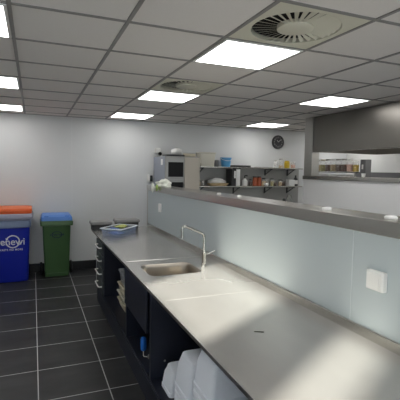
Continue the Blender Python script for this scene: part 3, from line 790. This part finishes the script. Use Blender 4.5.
# ------------------------------------------------------------------ cooking side
t = thing('extractor_hood', 'large dark stainless extractor hood hanging over the cooking side', 'hood', (0, 0, 0))
HZ = 2.082; X0, X1, Y0, Y1 = 4.06, 5.35, -.2, 5.22
part('front_sheet', MB().box(X0, X0+.015, Y0, Y1, HZ, ZC-.012, .003), M['hood'], t)
part('back_sheet', MB().box(X1-.015, X1, Y0, Y1, HZ, ZC-.012, .003), M['hood'], t)
part('end_sheet', MB().box(X0+.015, X1-.015, Y1-.015, Y1, HZ, ZC-.012, .003), M['hood'], t)
part('end_sheet', MB().box(X0+.015, X1-.015, Y0, Y0+.015, HZ, ZC-.012, .003), M['hood'], t)
part('gutter', MB().box(X0+.015, X0+.10, Y0+.015, Y1-.015, HZ, HZ+.012).box(X0+.088, X0+.10, Y0+.015, Y1-.015, HZ+.012, HZ+.05), M['steel'], t)
mb = MB()
for k in range(10):
    y = Y0+.05+k*.51
    mb.box(X0+.11, X1-.03, y, y+.48, HZ+.20, HZ+.23, .004)
part('filter', mb, M['sink'], t)
for y in (1.2, 2.9, 4.5):  # glowing bars added inside the hood to brighten the cooking side
    part('lamp', MB().box(4.66, 4.74, y-.5, y+.5, HZ+.185, HZ+.199), M['hoodlamp'], t)
part('inner_top', MB().box(X0+.015, X1-.015, Y0+.015, Y1-.015, HZ+.30, HZ+.32), M['sink'], t)
# gantry with jars
t = thing('gantry_shelf', 'two-level steel gantry shelf carrying spice jars behind the kitchen panel', 'shelf', (0, 0, 0))
gx0, gx1, gy0, gy1 = 4.70, 4.98, 4.78, 6.22
part('upper_board', MB().box(gx0, gx1, 4.98, gy1, 1.765, 1.785, .002), M['steel'], t)
part('lower_board', MB().box(gx0, gx1, 4.98, gy1, 1.665, 1.68, .002), M['steel'], t)
for y in (5.0, 6.2):
    for x in (gx0+.02, gx1-.02): part('post', MB().box(x-.012, x+.012, y-.012, y+.012, .9005, 1.765), M['steelv'], t)
t = thing('cooking_counter', 'steel cooking counter behind the white kitchen panel', 'counter', (0, 0, 0))
part('counter_top', MB().box(4.26, 5.3, 3.0, 6.3, .86, .90, .004), M['steel'], t)
part('counter_base', MB().box(4.29, 5.26, 3.04, 6.26, 0, .859), M['drawer'], t)
G3 = 'spice jars on the gantry shelf'
spec = [('olive', 'cream', 'leftmost spice jar on the gantry shelf, olive with cream lid'), ('tan', 'white', 'second gantry jar from left with white lid'), ('olive', 'cream', 'third gantry jar from left with olive herbs'), ('brown', 'lidgrey', 'fourth gantry jar from left with brown spice'), ('tan', 'white', 'pale tan jar in the middle of the gantry row'), ('brown', 'lidgrey', 'left of the two darkest brown gantry jars'), ('brown', 'lidgrey', 'right of the two darkest brown gantry jars'), ('pink', 'white', 'pinkish gantry jar beside the yellow jar'), ('yellow', 'white', 'yellow jar at the right end of the gantry row')]
for k, (c, l_, lab) in enumerate(spec):
    jar((4.80, 6.13-k*.132, 1.7856), .052, .215 if k < 8 else .20, M[c], .55, M[l_], lab, G3)
single('white_tub', MB().box(-.09, .09, -.13, .13, 0, .055, .006), M['white'], 'white tub under the left gantry jars', 'tub', (4.82, 6.0, 1.6806))
single('white_tub', MB().box(-.09, .09, -.2, .2, 0, .055, .006), M['white'], 'longer white tub under the brown gantry jars', 'tub', (4.82, 5.43, 1.6806))
t = thing('kitchen_machine', 'dark grey upright kitchen machine right of the gantry jars', 'machine', (4.82, 4.86, .9005))
part('housing', MB().box(-.06, .06, -.03, .085, 0, 1.08, .01), M['greybox'], t)
part('display', MB().box(-.064, -.059, .015, .045, .93, 1.0, .001), M['white'], t, 'white display')
single('paper_cup', MB().lathe([(.022, 0), (.028, .045), (.030, .047), (.028, .05)], n=16), M['white'], 'small white cup on the ledge right of the gantry jars', 'cup', (4.15, 4.24, 1.7126))
struct('trim_9', MB().box(XR-.06, XR, 2.0, 6.9, 1.66, 1.79, .003), M['greybox'])

# ------------------------------------------------------------------ camera, sun, world
yaw, pitch, roll, f = .3920510291313766, -.072116051192561, .017226162814663513, 404.0348
fw = Vector((math.sin(yaw)*math.cos(pitch), math.cos(yaw)*math.cos(pitch), math.sin(pitch)))
ri = Vector((math.cos(yaw), -math.sin(yaw), 0)); up = ri.cross(fw)
r2 = ri*math.cos(roll)+up*math.sin(roll); u2 = -ri*math.sin(roll)+up*math.cos(roll)
cam = bpy.data.cameras.new('camera'); co = bpy.data.objects.new('camera', cam); COL.objects.link(co)
cam.sensor_width = 36; cam.lens = f/400*36; cam.clip_start = .02
m4 = Matrix((r2, u2, -fw)).transposed().to_4x4(); m4.translation = Vector((0, 0, 1.76)); co.matrix_world = m4
sc.camera = co

sun = bpy.data.lights.new('sun', 'SUN'); so = bpy.data.objects.new('sun', sun); COL.objects.link(so)
sun.energy = 29; sun.angle = math.radians(2.6); sun.color = (1, .95, .86)
d = Vector((.82, .50, -.96*math.tan(math.radians(25.5)))).normalized()
so.rotation_euler = d.to_track_quat('-Z', 'Y').to_euler(); so.location = (-4, -2, 5)

wd = bpy.data.worlds.new('world'); sc.world = wd; wd.use_nodes = True
nt = wd.node_tree; bg = nt.nodes['Background']
bg.inputs['Color'].default_value = (.86, .92, 1, 1); bg.inputs['Strength'].default_value = 3.2
vs = sc.view_settings; vs.view_transform = 'Standard'; vs.look = 'None'; vs.gamma = 1; vs.use_curve_mapping = False
vs.exposure = .12
